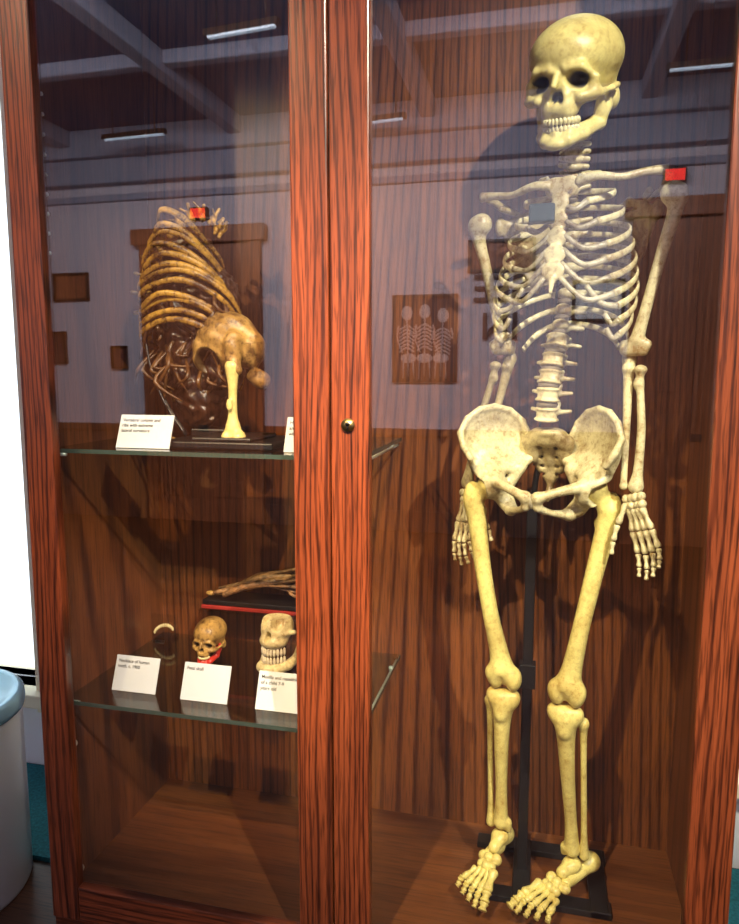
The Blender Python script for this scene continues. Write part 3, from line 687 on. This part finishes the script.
fb=PS([(-.563,.128,1.19),(-.563,.128,1.15),(-.565,.13,1.10),(-.566,.132,1.075)],[.014,.0085,.009,.015])+[E((-.575,.13,1.058),(.013,.016,.014),.006),E((-.554,.13,1.058),(.013,.016,.014),.006),E((-.565,.116,1.12),(.006,.005,.012),.004)]
sdfobj('femur_piece',fb,M_boneS,kt,.0022)
m=MB(); m.box(-.705,-.475,.10,.27,S1+.001,S1+.014); m.box(-.64,-.52,.105,.24,S1+.014,S1+.022); m.box(-.69,-.60,.20,.26,S1+.014,S1+.03); m.make('display_base',M_black,kt,False,.003)
m=MB(); m.sweep([(-.75,.22,S1+.007),(-.70,.16,S1+.007),(-.665,.13,S1+.007)],[.007]*3,flat=.6); m.make('bone_fragment',M_amber2,kt)
# ------------------------------------------------------------------ label cards
def card(name,x,y,z,w,h,lines,ry=0):
    e=empty(name); M=Matrix.Translation((x,y,z))@Matrix.Rotation(ry,4,'Z')@Matrix.Rotation(math.radians(-22),4,'X')
    box('card',-w/2,w/2,0,.002,0,h,M_card,e,0,M)
    a=MB(); a.box(-w/5,w/5,.004,.030,0,.002,Matrix.Translation((x,y,z))@Matrix.Rotation(ry,4,'Z')); a.make('foot',M_acry,e,False)
    for i,l in enumerate(lines):
        p=M@V((-w/2+.006,-.0006,h-.011-i*.0105)); text('line_%d'%i,l,p,.0090,(math.radians(90-22),0,ry),M_ink,e,0,'LEFT')
card('label_card',-.731,.085,S1+.001,.112,.066,['Vertebral column and','ribs with extreme','lateral curvature'])
card('label_card.001',-.392,.085,S1+.001,.112,.066,['Human skeleton','an adult, articulated','with metal stand'])
card('label_card.002',-.789,.110,S2+.001,.098,.070,['Necklace of human','teeth, c. 1900'])
card('label_card.003',-.631,.104,S2+.001,.100,.072,['Fetal skull'])
card('label_card.004',-.468,.100,S2+.001,.104,.072,['Maxilla and mandible','of a child 7-9','years old'])
# ------------------------------------------------------------------ lower shelf specimens
bs=empty('infant_skull')
Mb=Matrix.Translation((-.700,.275,.596))@Matrix.Rotation(math.radians(-4),4,'Z')@Matrix.Rotation(math.radians(4),4,'X')@Matrix.Scale(.44,4)
o=obj('cranium',xf(SK[0],Mb@Matrix.Diagonal((1.08,1,1.0,1))),SK[1],M_amber2,bs); cavity_shade(o,SKshade); teeth(Mb,True,False).make('teeth',M_tooth,bs)
obj('jaw',xf(MD[0],Mb),MD[1],M_redwax,bs)
m=MB(); m.cyl((-.700,.285,S2+.001),(-.700,.285,S2+.005),.02,n=24); m.cyl((-.700,.285,S2+.005),(-.700,.285,.575),.003); m.make('pin_stand',M_acry,bs)
gs=empty('jaw_model')
fp=[E((0,-.02,.040),(.036,.032,.034)),E((0,-.034,.012),(.031,.028,.018),.01),E((.017,-.052,.052),(.013,.03,.016),.003,None,True),E((-.017,-.052,.052),(.013,.03,.016),.003,None,True),E((0,-.055,.024),(.007,.03,.011),.003,None,True),
    K((.02,-.04,.03),(.042,-.018,.032),.006,.005),K((-.02,-.04,.03),(-.042,-.018,.032),.006,.005),E((0,.0,-.004),(.02,.04,.014),.006,None,True),E((0,-.02,.085),(.06,.06,.030),.003,None,True)]
Mg=Matrix.Translation((-.525,.275,.607))@Matrix.Rotation(math.radians(-18),4,'Z')
sdfobj('maxilla',fp,M_boneP,gs,.0018,Mg)
jp=PL([(0,-.058,-.045),(.018,-.052,-.044),(.030,-.025,-.040),(.034,.004,-.032),(.036,.012,.006)],[.011,.011,.010,.010,.005],.005); sdfobj('mandible',jp+mir(jp),M_boneP,gs,.0018,Mg)
m=MB()
for row,z in((0,-.008),(1,-.026)):
    for i in range(12):
        t=(i-5.5)/5.5*1.35; m.ell(Mg@V((.027*math.sin(t),-.024-.034*math.cos(t),z)),(.0034,.0036,.0090),None,8,6)
m.make('teeth',plain('white_teeth',(.82,.77,.62),.2,0,.3,120),gs)
m=MB(); m.box(-.035,.035,-.03,.03,-.071,-.064,Mg); m.box(-.004,.004,-.004,.004,-.064,.02,Mg); m.make('mount',M_acry,gs,False)
rs=empty('acrylic_riser'); m=MB(); m.box(-.76,-.47,.345,.430,.630,.635); m.box(-.76,-.755,.345,.430,S2+.001,.63); m.box(-.475,-.47,.345,.430,S2+.001,.63); m.make('plate',M_acry,rs,False)
bk=empty('red_cloth_book'); box('cover',-.755,-.475,.347,.428,.636,.645,M_red,bk,.002); box('board',-.752,-.478,.349,.426,.6455,.657,M_black,bk,.002)
mh=empty('mummified_hand'); M_skin=plain('leathery_skin',(.34,.19,.09),.4,0,.9,70,.9)
m=MB()
for i in range(5):
    o_=(i-2)*.013
    pts=[(-.53,.386+o_*.4,.716-abs(o_)*.2),(-.58,.383+o_*.8,.716-abs(o_)*.4+random.uniform(-.006,.006)),(-.63,.380+o_*1.1,.702+random.uniform(-.005,.005)),(-.665,.378+o_*1.2,.687),(-.695-random.uniform(0,.035),.374+o_*1.1,.672)]
    m.sweep(pts,[.013,.011,.0085,.0080,.0055],n=8)
for i in range(34):
    y=random.uniform(.350,.40); z0=random.uniform(.675,.745); x1=random.uniform(-.66,-.54)
    m.sweep([(-.42,y,z0+.006),(-.47,y-.004,z0+random.uniform(-.004,.008)),(-.53,y-.002,z0*.75+.70*.25+random.uniform(-.006,.006)),(x1,y,.700+random.uniform(-.01,.01))],[.003,.005,.004,.002],n=6)
m.make('fingers',M_skin,mh)
def nz2(X,Y,Z): return np.sin(X*80+Y*200)*np.sin(Z*260+X*60)*.004
sdfobj('forearm',PL([(-.57,.385,.704),(-.50,.388,.714),(-.455,.388,.722),(-.42,.388,.722)],[.020,.028,.030,.028],.012),M_tissue,mh,.003,None,nz2)
m=MB(); m.sweep([(-.70,.375,.668),(-.735,.372,.666)],[.0055,.004],sub=1); m.ell((-.742,.372,.666),(.012,.008,.006)); m.make('fingertip',M_amber2,mh)
tn=empty('tooth_necklace')
m=MB()
for i in range(11):
    t=(i-5)/5*1.2; m.ell((-.870+.026*math.sin(t),.375,.575-.020*(1-math.cos(t))+.006*math.sin(t)),(.0028,.0028,.0050),None,8,6)
m.make('teeth',M_tooth,tn)
m=MB(); m.box(-.905,-.835,.380,.383,S2+.001,.60); m.box(-.895,-.845,.365,.395,S2+.001,S2+.004); m.make('plate',M_acry,tn,False)
# ------------------------------------------------------------------ trash can
tr=empty('trash_can'); c=(-1.300,.12,0)
m=MB(); m.lathe([(0,.0),(.175,.0),(.180,.01),(.180,.43),(.176,.435)],c); m.make('body',M_steel,tr)
m=MB(); m.lathe([(.180,.42),(.185,.422),(.187,.435),(.185,.452),(.178,.458),(.165,.458),(.150,.446),(.10,.440),(0,.440)],c); m.make('lid',M_lid,tr)
# ------------------------------------------------------------------ lights
def look(o,t): o.rotation_euler=(V(t)-o.location).to_track_quat('-Z','Y').to_euler()
def spot(name,loc,tgt,w,col,ang,r=.06,bl=.5):
    l=bpy.data.lights.new(name,'SPOT'); l.energy=w; l.color=col; l.spot_size=math.radians(ang); l.spot_blend=bl; l.shadow_soft_size=r
    o=link(bpy.data.objects.new(name,l)); o.location=loc; look(o,tgt)
def area(name,loc,tgt,w,col,sx,sy):
    l=bpy.data.lights.new(name,'AREA'); l.shape='RECTANGLE'; l.size=sx; l.size_y=sy; l.energy=w; l.color=col
    o=link(bpy.data.objects.new(name,l)); o.location=loc; look(o,tgt)
spot('track_spot_key',(1.0,-1.7,2.82),(.04,.2,1.25),520,(1,.94,.76),40,.03,.7)
spot('track_spot_low',(-.6,-1.65,2.82),(.04,.2,.58),460,(1,.82,.46),28,.03,.9)
spot('track_spot_left',(-1.5,-1.6,2.82),(-.65,.2,1.2),230,(1,.76,.42),30,.03,.7)
spot('track_spot_shelf',(.2,-1.6,2.82),(-.60,.35,.66),480,(1,.62,.28),20,.03,.9)
area('wall_wash',(-1.2,-1.2,2.8),(-1.2,-4,1.4),205,(.95,.92,1),5,.5)
w=bpy.data.worlds.new('world'); sc.world=w; w.use_nodes=True
bg=w.node_tree.nodes['Background']; bg.inputs[0].default_value=(.86,.94,1,1); bg.inputs[1].default_value=2.4
